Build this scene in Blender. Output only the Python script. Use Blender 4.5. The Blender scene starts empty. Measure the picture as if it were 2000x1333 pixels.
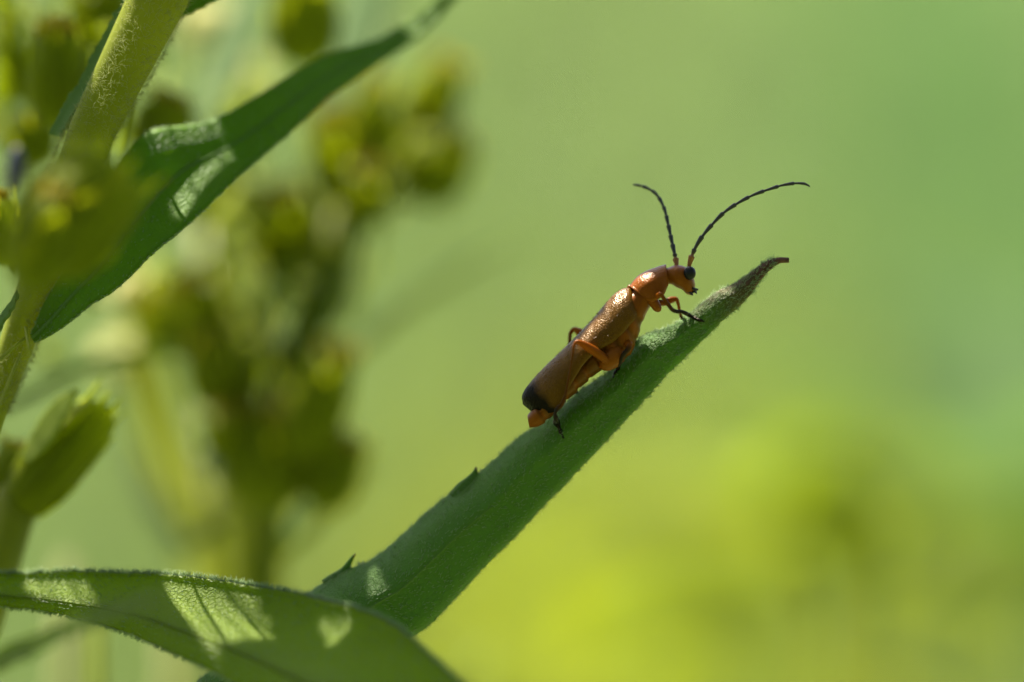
# Macro photograph: a red soldier beetle on the tip of a lance-shaped leaf.
# 1 Blender unit = 1 cm.
import bpy, math, random
import numpy as np
from mathutils import Vector, Matrix

random.seed(7)
rng = np.random.default_rng(7)
scene = bpy.context.scene

# ------------------------------------------------------------------ camera
D = 200.0 / 9.0          # focus distance (cm)
H = 80.0                 # height of the lens over the ground (cm)
PX = 500.0               # photo pixels per cm on the plane of focus
cam_data = bpy.data.cameras.new("camera")
cam = bpy.data.objects.new("camera", cam_data)
scene.collection.objects.link(cam)
cam.location = (0, -D, H)
cam.rotation_euler = (math.radians(90), 0, 0)
cam_data.lens = 200
cam_data.sensor_width = 36
cam_data.clip_start = 0.5
cam_data.clip_end = 5000
cam_data.dof.use_dof = True
cam_data.dof.focus_distance = D - 0.07
cam_data.dof.aperture_fstop = 0.2 / 1.25
scene.camera = cam

# ------------------------------------------------------------------ light
SUN = Vector((-0.32, 0.38, 0.87)).normalized()      # towards the sun
world = bpy.data.worlds.new("World")
scene.world = world
world.use_nodes = True
wn = world.node_tree
wn.nodes.clear()
sky = wn.nodes.new("ShaderNodeTexSky")
sky.sky_type = 'NISHITA'
sky.sun_disc = False
sky.dust_density = 3.0
sky.ozone_density = 1.0
sky.sun_elevation = math.asin(SUN.z)
sky.sun_rotation = math.atan2(SUN.x, SUN.y)
bg = wn.nodes.new("ShaderNodeBackground")
bg.inputs[1].default_value = 0.05
wo = wn.nodes.new("ShaderNodeOutputWorld")
wn.links.new(sky.outputs[0], bg.inputs[0])
wn.links.new(bg.outputs[0], wo.inputs[0])
sun_data = bpy.data.lights.new("sun", 'SUN')
sun_data.energy = 5.0
sun_data.angle = math.radians(0.5)
sun_data.color = (1.0, 0.94, 0.82)
sun = bpy.data.objects.new("sun", sun_data)
sun.rotation_euler = SUN.to_track_quat('Z', 'Y').to_euler()
sun.location = (0, 0, H + 60)
scene.collection.objects.link(sun)
scene.view_settings.view_transform = 'Standard'
scene.view_settings.look = 'None'
scene.view_settings.gamma = 1
scene.view_settings.exposure = 2.0
scene.cycles.use_denoising = True
scene.cycles.max_bounces = 8
scene.cycles.sample_clamp_indirect = 4.0

# ------------------------------------------------------------------ helpers
def P(px, py, y=0.0):
    """photo pixel at depth y (cm behind the plane of focus) -> point"""
    k = (D + y) / D
    return Vector(((px - 1000) / PX * k, y, H + (666.5 - py) / PX * k))

def W(w, y=0.0):
    return w / PX * (D + y) / D

def smooth(pts, n):
    """resample a polyline (rows of any dimension) through a smooth curve"""
    p = np.array(pts, float)
    if len(p) == 2:
        t = np.linspace(0, 1, n)[:, None]
        return p[0] * (1 - t) + p[1] * t
    d = np.linalg.norm(np.diff(p[:, :3] if p.shape[1] >= 3 else p, axis=0), axis=1)
    d = np.maximum(d, 1e-6)
    s = np.concatenate([[0], np.cumsum(d)])
    m = np.zeros_like(p)
    sl = np.diff(p, axis=0) / d[:, None]
    m[1:-1] = (sl[:-1] * d[1:, None] + sl[1:] * d[:-1, None]) / (d[1:] + d[:-1])[:, None]
    m[0], m[-1] = sl[0], sl[-1]
    q = np.linspace(0, s[-1], n)
    i = np.clip(np.searchsorted(s, q, 'right') - 1, 0, len(p) - 2)
    h = d[i][:, None]
    t = ((q - s[i]) / d[i])[:, None]
    return ((2*t**3 - 3*t**2 + 1) * p[i] + (t**3 - 2*t**2 + t) * h * m[i]
            + (-2*t**3 + 3*t**2) * p[i+1] + (t**3 - t**2) * h * m[i+1])

def obj(name, verts, faces, mat, parent=None, smooth_shade=True, u=None, v=None, tri_mesh=None):
    me = bpy.data.meshes.new(name)
    me.from_pydata([tuple(map(float, q)) for q in verts], [], faces)
    if smooth_shade:
        me.polygons.foreach_set("use_smooth", [True] * len(me.polygons))
    for nm, arr in (("u", u), ("v", v)):
        if arr is not None:
            a = me.attributes.new(nm, 'FLOAT', 'POINT')
            a.data.foreach_set("value", np.asarray(arr, np.float32))
    me.materials.append(mat)
    me.update()
    o = bpy.data.objects.new(name, me)
    scene.collection.objects.link(o)
    if parent is not None:
        link_parent(o, parent)
    return o

def link_parent(o, parent):
    # meshes are written in world coordinates; only the Empties carry an offset
    o.parent = parent
    if parent.type == 'EMPTY':
        o.matrix_parent_inverse = Matrix.Translation(parent.location).inverted()

def thing(name, loc, label, cat, group=None):
    e = bpy.data.objects.new(name, None)
    e.empty_display_size = 0.2
    e.location = loc
    scene.collection.objects.link(e)
    e["label"] = label
    e["category"] = cat
    if group:
        e["group"] = group
    return e

def tag(o, label, cat, group=None):
    o["label"] = label
    o["category"] = cat
    if group:
        o["group"] = group
    return o

def tube_data(path, n=40, sides=10, wobble=0.0, ridge=0, flat=1.0):
    """path rows: x, y, z, r"""
    p = smooth(path, n)
    c, r = p[:, :3], np.maximum(p[:, 3], 1e-4)
    tan = np.gradient(c, axis=0)
    tan /= np.linalg.norm(tan, axis=1)[:, None] + 1e-12
    ref = np.array([0, 1, 0.0]) if abs(tan[0][1]) < 0.8 else np.array([1.0, 0, 0])
    verts, us, vs = [], [], []
    nrm = np.cross(tan[0], ref)
    nrm /= np.linalg.norm(nrm)
    for i in range(n):
        nrm = nrm - tan[i] * nrm.dot(tan[i])
        nrm /= np.linalg.norm(nrm) + 1e-12
        b = np.cross(tan[i], nrm)
        for k in range(sides):
            a = 2 * math.pi * k / sides
            rr = r[i] * (1 + wobble * math.sin(3 * a + i * 0.7) + (ridge and 0.06 * math.cos(ridge * a)))
            verts.append(c[i] + nrm * math.cos(a) * rr + b * math.sin(a) * rr * flat)
            us.append(i / (n - 1)); vs.append(k / sides)
    faces = []
    for i in range(n - 1):
        for k in range(sides):
            a, b2 = i * sides + k, i * sides + (k + 1) % sides
            faces.append((a, b2, b2 + sides, a + sides))
    faces.append(tuple(range(sides - 1, -1, -1)))
    faces.append(tuple(range((n - 1) * sides, n * sides)))
    return verts, faces, us, vs

def tube(name, path, mat, parent, n=40, sides=10, **k):
    v, f, us, vs = tube_data(path, n, sides, **k)
    return obj(name, v, f, mat, parent, u=us, v=vs)

def ptube(name, pix, mat, parent, n=40, sides=10, **k):
    """pix rows: px, py, depth, width in px"""
    path = []
    for a, b, y, w in pix:
        q = P(a, b, y)
        path.append((q.x, q.y, q.z, W(w, y) / 2))
    return tube(name, path, mat, parent, n, sides, **k)

def hairs(name, roots, mat, parent, bend=0.35, rad=0.0016):
    """roots: list of (pos, dir, length)"""
    verts, faces = [], []
    for pos, d, L in roots:
        pos = np.array(pos, float); d = np.array(d, float); d /= np.linalg.norm(d) + 1e-9
        side = np.cross(d, rng.normal(size=3)); side /= np.linalg.norm(side) + 1e-9
        b = np.cross(d, side)
        base = len(verts)
        mid = pos + d * L * 0.55 + side * L * bend * 0.2
        tip = pos + d * L + side * L * bend
        for c, r in ((pos - d * 0.003, rad), (mid, rad * 0.75)):
            for k in range(3):
                a = 2.094 * k
                verts.append(c + (side * math.cos(a) + b * math.sin(a)) * r)
        verts.append(tip)
        for k in range(3):
            j = (k + 1) % 3
            faces.append((base + k, base + j, base + 3 + j, base + 3 + k))
            faces.append((base + 3 + k, base + 3 + j, base + 6))
    o = obj(name, verts, faces, mat, parent)
    o["kind"] = "stuff"
    return o

# ------------------------------------------------------------------ materials
def new_mat(name):
    m = bpy.data.materials.new(name)
    m.use_nodes = True
    nt = m.node_tree
    nt.nodes.clear()
    return m, nt, nt.nodes.new("ShaderNodeOutputMaterial")

def N(nt, kind, **props):
    n = nt.nodes.new(kind)
    for k, v in props.items():
        setattr(n, k, v)
    return n

def ramp(nt, fac, stops):
    r = N(nt, "ShaderNodeValToRGB")
    while len(r.color_ramp.elements) < len(stops):
        r.color_ramp.elements.new(0.5)
    for e, (p, c) in zip(r.color_ramp.elements, stops):
        e.position = p
        e.color = (*c, 1)
    nt.links.new(fac, r.inputs[0])
    return r.outputs[0]

def mixc(nt, fac, a, b, mode='MIX'):
    m = N(nt, "ShaderNodeMix", data_type='RGBA', blend_type=mode)
    for s, val in ((0, fac), (6, a), (7, b)):
        if hasattr(val, "is_linked"):
            nt.links.new(val, m.inputs[s])
        else:
            m.inputs[s].default_value = (*val, 1) if isinstance(val, tuple) else val
    return m.outputs[2]

def coords(nt):
    return N(nt, "ShaderNodeTexCoord").outputs["Object"]

def noise(nt, scale, detail=4, rough=0.6):
    n = N(nt, "ShaderNodeTexNoise")
    n.inputs["Scale"].default_value = scale
    n.inputs["Detail"].default_value = detail
    n.inputs["Roughness"].default_value = rough
    nt.links.new(coords(nt), n.inputs["Vector"])
    return n.outputs[0]

def attr(nt, name):
    return N(nt, "ShaderNodeAttribute", attribute_name=name).outputs["Fac"]

def leaf_mat(name, c1, c2, tc, trans=0.35, rough=0.42, cell=45.0, cellstr=0.5, bump=0.5,
             spec=0.5, tip=None, tip_at=(0.86, 0.96), nscale=3.0, vein=(0.10, 0.16, 0.05), veinmix=0.35):
    m, nt, out = new_mat(name)
    col = ramp(nt, noise(nt, nscale, 5), [(0.3, c1), (0.7, c2)])
    vor = N(nt, "ShaderNodeTexVoronoi", feature='DISTANCE_TO_EDGE')
    vor.inputs["Scale"].default_value = cell
    warp = N(nt, "ShaderNodeVectorMath", operation='ADD')
    nn = N(nt, "ShaderNodeTexNoise"); nn.inputs["Scale"].default_value = cell * 0.5
    co = coords(nt)
    nt.links.new(co, nn.inputs["Vector"])
    sc = N(nt, "ShaderNodeVectorMath", operation='SCALE'); sc.inputs[3].default_value = 0.5 / cell
    nt.links.new(nn.outputs[1], sc.inputs[0])
    nt.links.new(co, warp.inputs[0]); nt.links.new(sc.outputs[0], warp.inputs[1])
    nt.links.new(warp.outputs[0], vor.inputs["Vector"])
    edge = ramp(nt, vor.outputs["Distance"], [(0.0, (0, 0, 0)), (0.16, (1, 1, 1))])
    inv = N(nt, "ShaderNodeMath", operation='MULTIPLY_ADD')
    nt.links.new(edge, inv.inputs[0]); inv.inputs[1].default_value = -veinmix * cellstr; inv.inputs[2].default_value = veinmix * cellstr
    col = mixc(nt, inv.outputs[0], col, vein)
    tcol = mixc(nt, noise(nt, nscale * 2.2, 3), tc, tuple(0.75 * q for q in tc))
    if tip is not None:
        mr = N(nt, "ShaderNodeMapRange"); mr.inputs[1].default_value, mr.inputs[2].default_value = tip_at
        add = N(nt, "ShaderNodeMath", operation='MULTIPLY_ADD')
        nt.links.new(noise(nt, 9.0, 4), add.inputs[0]); add.inputs[1].default_value = 0.10
        nt.links.new(attr(nt, "u"), add.inputs[2])
        sub = N(nt, "ShaderNodeMath", operation='SUBTRACT'); nt.links.new(add.outputs[0], sub.inputs[0]); sub.inputs[1].default_value = 0.05
        nt.links.new(sub.outputs[0], mr.inputs[0])
        tipc = ramp(nt, noise(nt, 30.0, 3), [(0.35, tip), (0.65, tuple(0.45 * q for q in tip))])
        col = mixc(nt, mr.outputs[0], col, tipc)
        tcol = mixc(nt, mr.outputs[0], tcol, tuple(0.6 * q for q in tip))
    b = N(nt, "ShaderNodeBump"); b.inputs["Strength"].default_value = bump; b.inputs["Distance"].default_value = 0.012
    fine = noise(nt, cell * 3.0, 3)
    hsum = N(nt, "ShaderNodeMath", operation='MULTIPLY_ADD')
    nt.links.new(edge, hsum.inputs[0]); hsum.inputs[1].default_value = cellstr
    nt.links.new(fine, hsum.inputs[2])
    nt.links.new(hsum.outputs[0], b.inputs["Height"])
    pr = N(nt, "ShaderNodeBsdfPrincipled")
    nt.links.new(col, pr.inputs["Base Color"])
    pr.inputs["Roughness"].default_value = rough
    pr.inputs["Specular IOR Level"].default_value = spec
    nt.links.new(b.outputs[0], pr.inputs["Normal"])
    tr = N(nt, "ShaderNodeBsdfTranslucent")
    nt.links.new(tcol, tr.inputs[0])
    mx = N(nt, "ShaderNodeMixShader"); mx.inputs[0].default_value = trans
    nt.links.new(pr.outputs[0], mx.inputs[1]); nt.links.new(tr.outputs[0], mx.inputs[2])
    nt.links.new(mx.outputs[0], out.inputs[0])
    return m

def plain_mat(name, c1, c2, rough=0.5, trans=0.0, tc=None, nscale=8.0, bump=0.2, bscale=60.0, spec=0.5,
              band=None, sss=0.0, tint=None):
    """band: list of (u, colour) stops along the attribute u multiplied over the noise colour"""
    m, nt, out = new_mat(name)
    col = ramp(nt, noise(nt, nscale, 4), [(0.3, c1), (0.7, c2)])
    if band:
        col = mixc(nt, 1.0, col, ramp(nt, attr(nt, "u"), band), 'MULTIPLY')
    pr = N(nt, "ShaderNodeBsdfPrincipled")
    nt.links.new(col, pr.inputs["Base Color"])
    pr.inputs["Roughness"].default_value = rough
    pr.inputs["Specular IOR Level"].default_value = spec
    if tint:
        pr.inputs["Specular Tint"].default_value = (*tint, 1)
    if sss:
        pr.inputs["Subsurface Weight"].default_value = sss
        pr.inputs["Subsurface Radius"].default_value = (0.05, 0.02, 0.006)
        pr.inputs["Subsurface Scale"].default_value = 1.0
    b = N(nt, "ShaderNodeBump"); b.inputs["Strength"].default_value = bump; b.inputs["Distance"].default_value = 0.006
    nt.links.new(noise(nt, bscale, 3), b.inputs["Height"])
    nt.links.new(b.outputs[0], pr.inputs["Normal"])
    last = pr.outputs[0]
    if trans:
        tr = N(nt, "ShaderNodeBsdfTranslucent")
        if band:
            nt.links.new(col, tr.inputs[0])
        else:
            tr.inputs[0].default_value = (*(tc or c2), 1)
        mx = N(nt, "ShaderNodeMixShader"); mx.inputs[0].default_value = trans
        nt.links.new(last, mx.inputs[1]); nt.links.new(tr.outputs[0], mx.inputs[2])
        last = mx.outputs[0]
    nt.links.new(last, out.inputs[0])
    return m

M = {}
M['perch'] = leaf_mat('perch_leaf', (0.088, 0.190, 0.022), (0.108, 0.225, 0.028), (0.28, 0.54, 0.01),
                      trans=0.36, rough=0.50, spec=0.22, veinmix=0.25, cell=46, bump=0.55, tip=(0.20, 0.09, 0.06), tip_at=(0.885, 0.96))
M['broad'] = leaf_mat('broad_leaf', (0.15, 0.220, 0.003), (0.175, 0.25, 0.004), (0.52, 0.68, 0.003),
                      trans=0.50, rough=0.40, cell=40, bump=0.7, spec=0.26, veinmix=0.2)
M['dark'] = leaf_mat('dark_leaf', (0.095, 0.185, 0.003), (0.115, 0.215, 0.004), (0.34, 0.60, 0.003),
                     trans=0.42, rough=0.48, cell=36, bump=0.6, spec=0.18)
M['shade_canopy'] = leaf_mat('overhead_shade_leaf', (0.060, 0.11, 0.016), (0.075, 0.13, 0.020), (0.30, 0.42, 0.015),
                       trans=0.45, spec=0.25, rough=0.5, cell=12, bump=0.3)
M['pale_leaf'] = leaf_mat('pale_leaf', (0.13, 0.22, 0.07), (0.16, 0.25, 0.09), (0.34, 0.48, 0.10),
                          trans=0.4, rough=0.65, cell=30, bump=0.06, spec=0.12)
M['hair'] = plain_mat('leaf_hair', (0.32, 0.42, 0.22), (0.40, 0.50, 0.28), 0.5, trans=0.45, tc=(0.5, 0.62, 0.32), spec=0.2)
M['wool'] = plain_mat('stem_wool', (0.36, 0.38, 0.16), (0.44, 0.46, 0.20), 0.6, trans=0.5, tc=(0.6, 0.62, 0.3), spec=0.15)
M['vein'] = plain_mat('leaf_midrib', (0.11, 0.21, 0.03), (0.13, 0.24, 0.04), 0.5, trans=0.3, tc=(0.3, 0.5, 0.03), spec=0.2)
M['stem'] = plain_mat('green_stem', (0.20, 0.235, 0.012), (0.25, 0.28, 0.018), 0.6, trans=0.36, tc=(0.52, 0.56, 0.014), nscale=4, spec=0.2)
M['thin'] = plain_mat('thin_leaf', (0.10, 0.15, 0.015), (0.12, 0.17, 0.02), 0.5, trans=0.35, tc=(0.32, 0.44, 0.02), spec=0.25)
M['bud'] = plain_mat('flower_head_bracts', (0.16, 0.19, 0.003), (0.20, 0.23, 0.005), 0.6, trans=0.5,
                     tc=(0.70, 0.78, 0.008), nscale=5, bump=0.3, spec=0.15)
M['bud_stem'] = plain_mat('olive_stem', (0.13, 0.16, 0.004), (0.16, 0.19, 0.006), 0.6, trans=0.3, tc=(0.34, 0.40, 0.004), nscale=4, spec=0.15)
M['lime_bract_and_lit_side'] = plain_mat('lime_bract_and_lit_side', (0.26, 0.32, 0.05), (0.30, 0.36, 0.07), 0.6, trans=0.5, tc=(0.6, 0.68, 0.16), spec=0.15)
M['floret'] = plain_mat('yellow_florets', (0.42, 0.32, 0.012), (0.55, 0.46, 0.03), 0.6, trans=0.4, tc=(0.6, 0.5, 0.03))
M['brown'] = plain_mat('withered_bud', (0.06, 0.045, 0.012), (0.09, 0.06, 0.02), 0.7)

# beetle
M['shell'] = plain_mat('beetle_body', (0.19, 0.050, 0.0025), (0.25, 0.070, 0.004), 0.24, trans=0.14, tc=(0.75, 0.24, 0.01),
                       spec=0.28, tint=(1.0, 0.6, 0.3), nscale=22, bump=0.5, bscale=110)
M['trunk'] = plain_mat('beetle_trunk', (0.19, 0.050, 0.0025), (0.25, 0.070, 0.004), 0.33, trans=0.14, spec=0.28, tint=(1.0, 0.6, 0.3), nscale=14,
                       bump=0.25, bscale=140, band=[(0.0, (0.3, 0.34, 0.3)), (0.45, (0.5, 0.6, 0.5)), (1.0, (1, 1, 1))])
M['eye'] = plain_mat('beetle_eye', (0.006, 0.006, 0.007), (0.012, 0.012, 0.012), 0.3, bump=0.15, bscale=260, spec=0.2)
M['black'] = plain_mat('beetle_black', (0.010, 0.009, 0.008), (0.018, 0.016, 0.013), 0.35, bump=0.5, bscale=160)
M['beetle_hair'] = plain_mat('beetle_hair', (0.16, 0.075, 0.008), (0.22, 0.10, 0.012), 0.4, trans=0.3, tc=(0.4, 0.2, 0.02), spec=0.3)
M['antenna'] = plain_mat('beetle_antenna', (0.9, 0.9, 0.9), (1, 1, 1), 0.38, bump=0.5, bscale=200,
                         band=[(0.0, (0.30, 0.10, 0.006)), (0.075, (0.28, 0.09, 0.006)), (0.10, (0.03, 0.016, 0.008)), (0.16, (0.010, 0.010, 0.009)), (1.0, (0.010, 0.010, 0.009))])
M['leg'] = plain_mat('beetle_leg', (0.9, 0.9, 0.9), (1, 1, 1), 0.34, trans=0.3, bump=0.3, bscale=160, spec=0.25, tint=(1.0, 0.6, 0.3),
                     band=[(0.0, (0.24, 0.060, 0.003)), (0.48, (0.34, 0.09, 0.004)), (0.66, (0.08, 0.026, 0.003)), (0.74, (0.016, 0.014, 0.012)), (1.0, (0.012, 0.011, 0.01))])

def elytron_mat():
    m, nt, out = new_mat('beetle_elytron')
    col = ramp(nt, noise(nt, 10, 4), [(0.3, (0.105, 0.045, 0.002)), (0.7, (0.14, 0.058, 0.003))])
    jit = N(nt, "ShaderNodeMath", operation='MULTIPLY_ADD')
    nt.links.new(noise(nt, 18, 3), jit.inputs[0]); jit.inputs[1].default_value = 0.08
    nt.links.new(attr(nt, "u"), jit.inputs[2])
    mr = N(nt, "ShaderNodeMapRange"); mr.inputs[1].default_value = 0.83; mr.inputs[2].default_value = 0.90
    nt.links.new(jit.outputs[0], mr.inputs[0])
    col = mixc(nt, mr.outputs[0], col, (0.004, 0.005, 0.006))
    pr = N(nt, "ShaderNodeBsdfPrincipled")
    nt.links.new(col, pr.inputs["Base Color"])
    pr.inputs["Roughness"].default_value = 0.27
    sp = N(nt, "ShaderNodeMapRange"); sp.inputs[3].default_value = 0.45; sp.inputs[4].default_value = 0.10
    nt.links.new(mr.outputs[0], sp.inputs[0]); nt.links.new(sp.outputs[0], pr.inputs["Specular IOR Level"])
    pr.inputs["Specular Tint"].default_value = (1.0, 0.62, 0.26, 1)
    vor = N(nt, "ShaderNodeTexVoronoi"); vor.inputs["Scale"].default_value = 165
    nt.links.new(coords(nt), vor.inputs["Vector"])
    b = N(nt, "ShaderNodeBump"); b.inputs["Strength"].default_value = 0.6; b.inputs["Distance"].default_value = 0.003
    nt.links.new(vor.outputs["Distance"], b.inputs["Height"])
    b2 = N(nt, "ShaderNodeBump"); b2.inputs["Strength"].default_value = 0.25; b2.inputs["Distance"].default_value = 0.006
    nt.links.new(noise(nt, 26, 3), b2.inputs["Height"]); nt.links.new(b.outputs[0], b2.inputs["Normal"])
    nt.links.new(b2.outputs[0], pr.inputs["Normal"])
    tr = N(nt, "ShaderNodeBsdfTranslucent")
    nt.links.new(col, tr.inputs[0])
    mx = N(nt, "ShaderNodeMixShader"); mx.inputs[0].default_value = 0.2
    nt.links.new(pr.outputs[0], mx.inputs[1]); nt.links.new(tr.outputs[0], mx.inputs[2])
    nt.links.new(mx.outputs[0], out.inputs[0])
    return m
M['elytron'] = elytron_mat()

# ------------------------------------------------------------------ ground and far meadow
def bank_z(x, y):
    """height of the ground: level near the plants, then a grassy bank"""
    t = np.clip((y - 45) / 520.0, 0, 1)
    return 125.0 * t * t * (3 - 2 * t) + 1.2 * np.sin(x * 0.11 + 1.3) * np.clip((y - 30) / 60, 0, 1) * np.cos(y * 0.07)

def build_ground():
    xs = np.concatenate([np.linspace(-3000, -260, 12), np.linspace(-240, 240, 70), np.linspace(260, 3000, 12)])
    ys = np.concatenate([np.linspace(-600, -40, 10), np.linspace(-30, 600, 110), np.linspace(640, 3000, 14)])
    verts = [(x, y, float(bank_z(x, y))) for y in ys for x in xs]
    nx = len(xs)
    faces = [(j*nx+i, j*nx+i+1, (j+1)*nx+i+1, (j+1)*nx+i) for j in range(len(ys)-1) for i in range(nx-1)]
    g = plain_mat('meadow_soil', (0.08, 0.115, 0.03), (0.12, 0.155, 0.045), 0.9, nscale=0.08, bump=0.5, bscale=1.2)
    o = obj("ground", verts, faces, g)
    o["kind"] = "structure"
build_ground()

def grass(name, n, xr, zr, mat, hl, label, wide=0.55, even=False):
    """blades rooted on the bank inside a patch: x range, height range of the bank (cm, lens = 0)"""
    verts, faces = [], []
    yy = np.linspace(60, 560, 900)
    zz = bank_z(0 * yy, yy) - H
    k = 0
    while k < n:
        if even:
            x, z = rng.uniform(*xr), rng.uniform(*zr)
        else:
            x = rng.normal((xr[0]+xr[1])/2, (xr[1]-xr[0])/3.2)
            z = rng.normal((zr[0]+zr[1])/2, (zr[1]-zr[0])/3.2)
        y = float(np.interp(z, zz, yy)) + rng.normal(0, 3)
        base = np.array([x, y, float(bank_z(x, y)) - 0.3])
        h = hl * rng.uniform(0.6, 1.25); w = wide * rng.uniform(0.6, 1.3)
        a = rng.uniform(0, 6.283); lean = rng.uniform(0.1, 0.7)
        d = np.array([math.cos(a), math.sin(a), 0]); sdir = np.array([-d[1], d[0], 0])
        b0 = len(verts)
        for t, ww in ((0, 0.8), (0.4, 1.0), (0.75, 0.7)):
            c = base + np.array([0, 0, h * (t - 0.25 * lean * t * t)]) + d * h * lean * t * t
            verts += [c - sdir * w * ww, c + sdir * w * ww]
        verts.append(base + np.array([0, 0, h * (1 - 0.25 * lean)]) + d * h * lean)
        faces += [(b0, b0+1, b0+3, b0+2), (b0+2, b0+3, b0+5, b0+4), (b0+4, b0+5, b0+6)]
        k += 1
    o = obj(name, verts, faces, mat)
    o["kind"] = "stuff"; o["label"] = label; o["category"] = "grass"
    return o

def grass_mat(name, c, tc, trans=0.5):
    return plain_mat(name, tuple(0.85*q for q in c), c, 0.55, trans=trans, tc=tc, nscale=0.2, bump=0.0)

M['g_pale'] = grass_mat('meadow_grass_pale', (0.128, 0.190, 0.066), (0.19, 0.275, 0.080))
M['g_yellow'] = grass_mat('meadow_grass_yellow', (0.17, 0.205, 0.024), (0.25, 0.295, 0.026))
M['g_blue'] = grass_mat('meadow_grass_blue', (0.072, 0.145, 0.050), (0.125, 0.235, 0.070))
grass("meadow_grass", 15000, (-58, 58), (-50, 44), M['g_pale'], 9.0, "pale green meadow grass covering the far bank, fully out of focus", wide=0.9, even=True)
grass("yellow_meadow_grass", 4500, (-8, 24), (-44, -15), M['g_yellow'], 10.0, "yellow-green flowering grass low on the blurred bank", wide=0.9)
grass("bluish_meadow_grass", 3400, (25, 44), (-26, 34), M['g_blue'], 10.0, "cooler blue-green grass on the blurred bank behind the leafy plant", wide=0.9)

# ---- hedge added unseen behind the camera to block sky and throw green light
def build_fill_hedge():
    t = thing("fill_hedge", (0, -120, 0), "unseen added hedge of small leaves facing the grassy bank", "fill_hedge")
    m = grass_mat('fill_hedge_leaf', (0.075, 0.12, 0.022), (0.16, 0.24, 0.02), 0.35)
    vs_, fs_ = [], []
    r = np.random.default_rng(5)
    for k in range(15000):
        x = r.uniform(-230, 230); z = r.uniform(0, 1) * (215 + 18 * math.sin(x * 0.05))
        c = np.array([x, -115 - 0.0022 * (abs(x) ** 1.0) + 9 * math.sin(x * 0.09) * math.sin(z * 0.07) + r.normal() * 6, z])
        d = r.normal(size=3) + np.array([0, 0.8, 0.1]); d /= np.linalg.norm(d)
        s_ = np.cross(d, r.normal(size=3)); s_ /= np.linalg.norm(s_)
        l = r.uniform(3.5, 6.5); b0 = len(vs_)
        vs_ += [c, c + d*l*0.5 + s_*l*0.3, c + d*l, c + d*l*0.5 - s_*l*0.3]
        fs_.append((b0, b0+1, b0+2, b0+3))
    o = obj("foliage", vs_, fs_, m, t); o["kind"] = "stuff"
    for x in range(-200, 201, 50):
        tube("trunk", [(x, -122, -1, 3.0), (x + 4, -121, 90, 2.2), (x - 3, -122, 200, 0.8)], M['brown'], t, n=14, sides=8)
build_fill_hedge()

# ------------------------------------------------------------------ leaves
def blade(name, A, B, depth, prof, mat, parent, n=90, m=16, thick=0.014, rough_edge=0.004, wave=0.0):
    """A, B: edge outlines in px, base -> tip; depth: rows (t, y); prof: rows (s, dy) at unit width"""
    a, b = smooth(A, n), smooth(B, n)
    dt = np.array(depth, float); pf = np.array(prof, float)
    verts, us, vs = [], [], []
    for i in range(n):
        t = i / (n - 1)
        yb = np.interp(t, dt[:, 0], dt[:, 1])
        wpx = np.linalg.norm(a[i] - b[i]) / PX
        for j in range(m):
            s = j / (m - 1)
            sp = smooth_interp(s, pf) * wpx
            q = a[i] * (1 - s) + b[i] * s
            y = yb + sp + wave * math.sin(9 * t + 4 * s) * wpx
            v = P(q[0], q[1], y)
            if j in (0, m - 1):
                v += Vector((rng.normal(), rng.normal() * 0.5, rng.normal())) * rough_edge
            verts.append(v); us.append(t); vs.append(s)
    faces = [(i*m+j, i*m+j+1, (i+1)*m+j+1, (i+1)*m+j) for i in range(n-1) for j in range(m-1)]
    o = obj(name, verts, faces, mat, parent, u=us, v=vs)
    md = o.modifiers.new("thickness", 'SOLIDIFY'); md.thickness = thick; md.offset = 0
    grid = np.array([tuple(v) for v in verts]).reshape(n, m, 3)
    return o, grid

def smooth_interp(s, pf):
    i = int(np.clip(np.searchsorted(pf[:, 0], s) - 1, 0, len(pf) - 2))
    t = (s - pf[i, 0]) / (pf[i+1, 0] - pf[i, 0])
    def sl(k):
        if k == 0: return (pf[1,1]-pf[0,1])/(pf[1,0]-pf[0,0])
        if k == len(pf)-1: return (pf[-1,1]-pf[-2,1])/(pf[-1,0]-pf[-2,0])
        return (pf[k+1,1]-pf[k-1,1])/(pf[k+1,0]-pf[k-1,0])
    h = pf[i+1,0]-pf[i,0]
    return ((2*t**3-3*t**2+1)*pf[i,1] + (t**3-2*t**2+t)*h*sl(i) + (-2*t**3+3*t**2)*pf[i+1,1] + (t**3-t**2)*h*sl(i+1))

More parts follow.
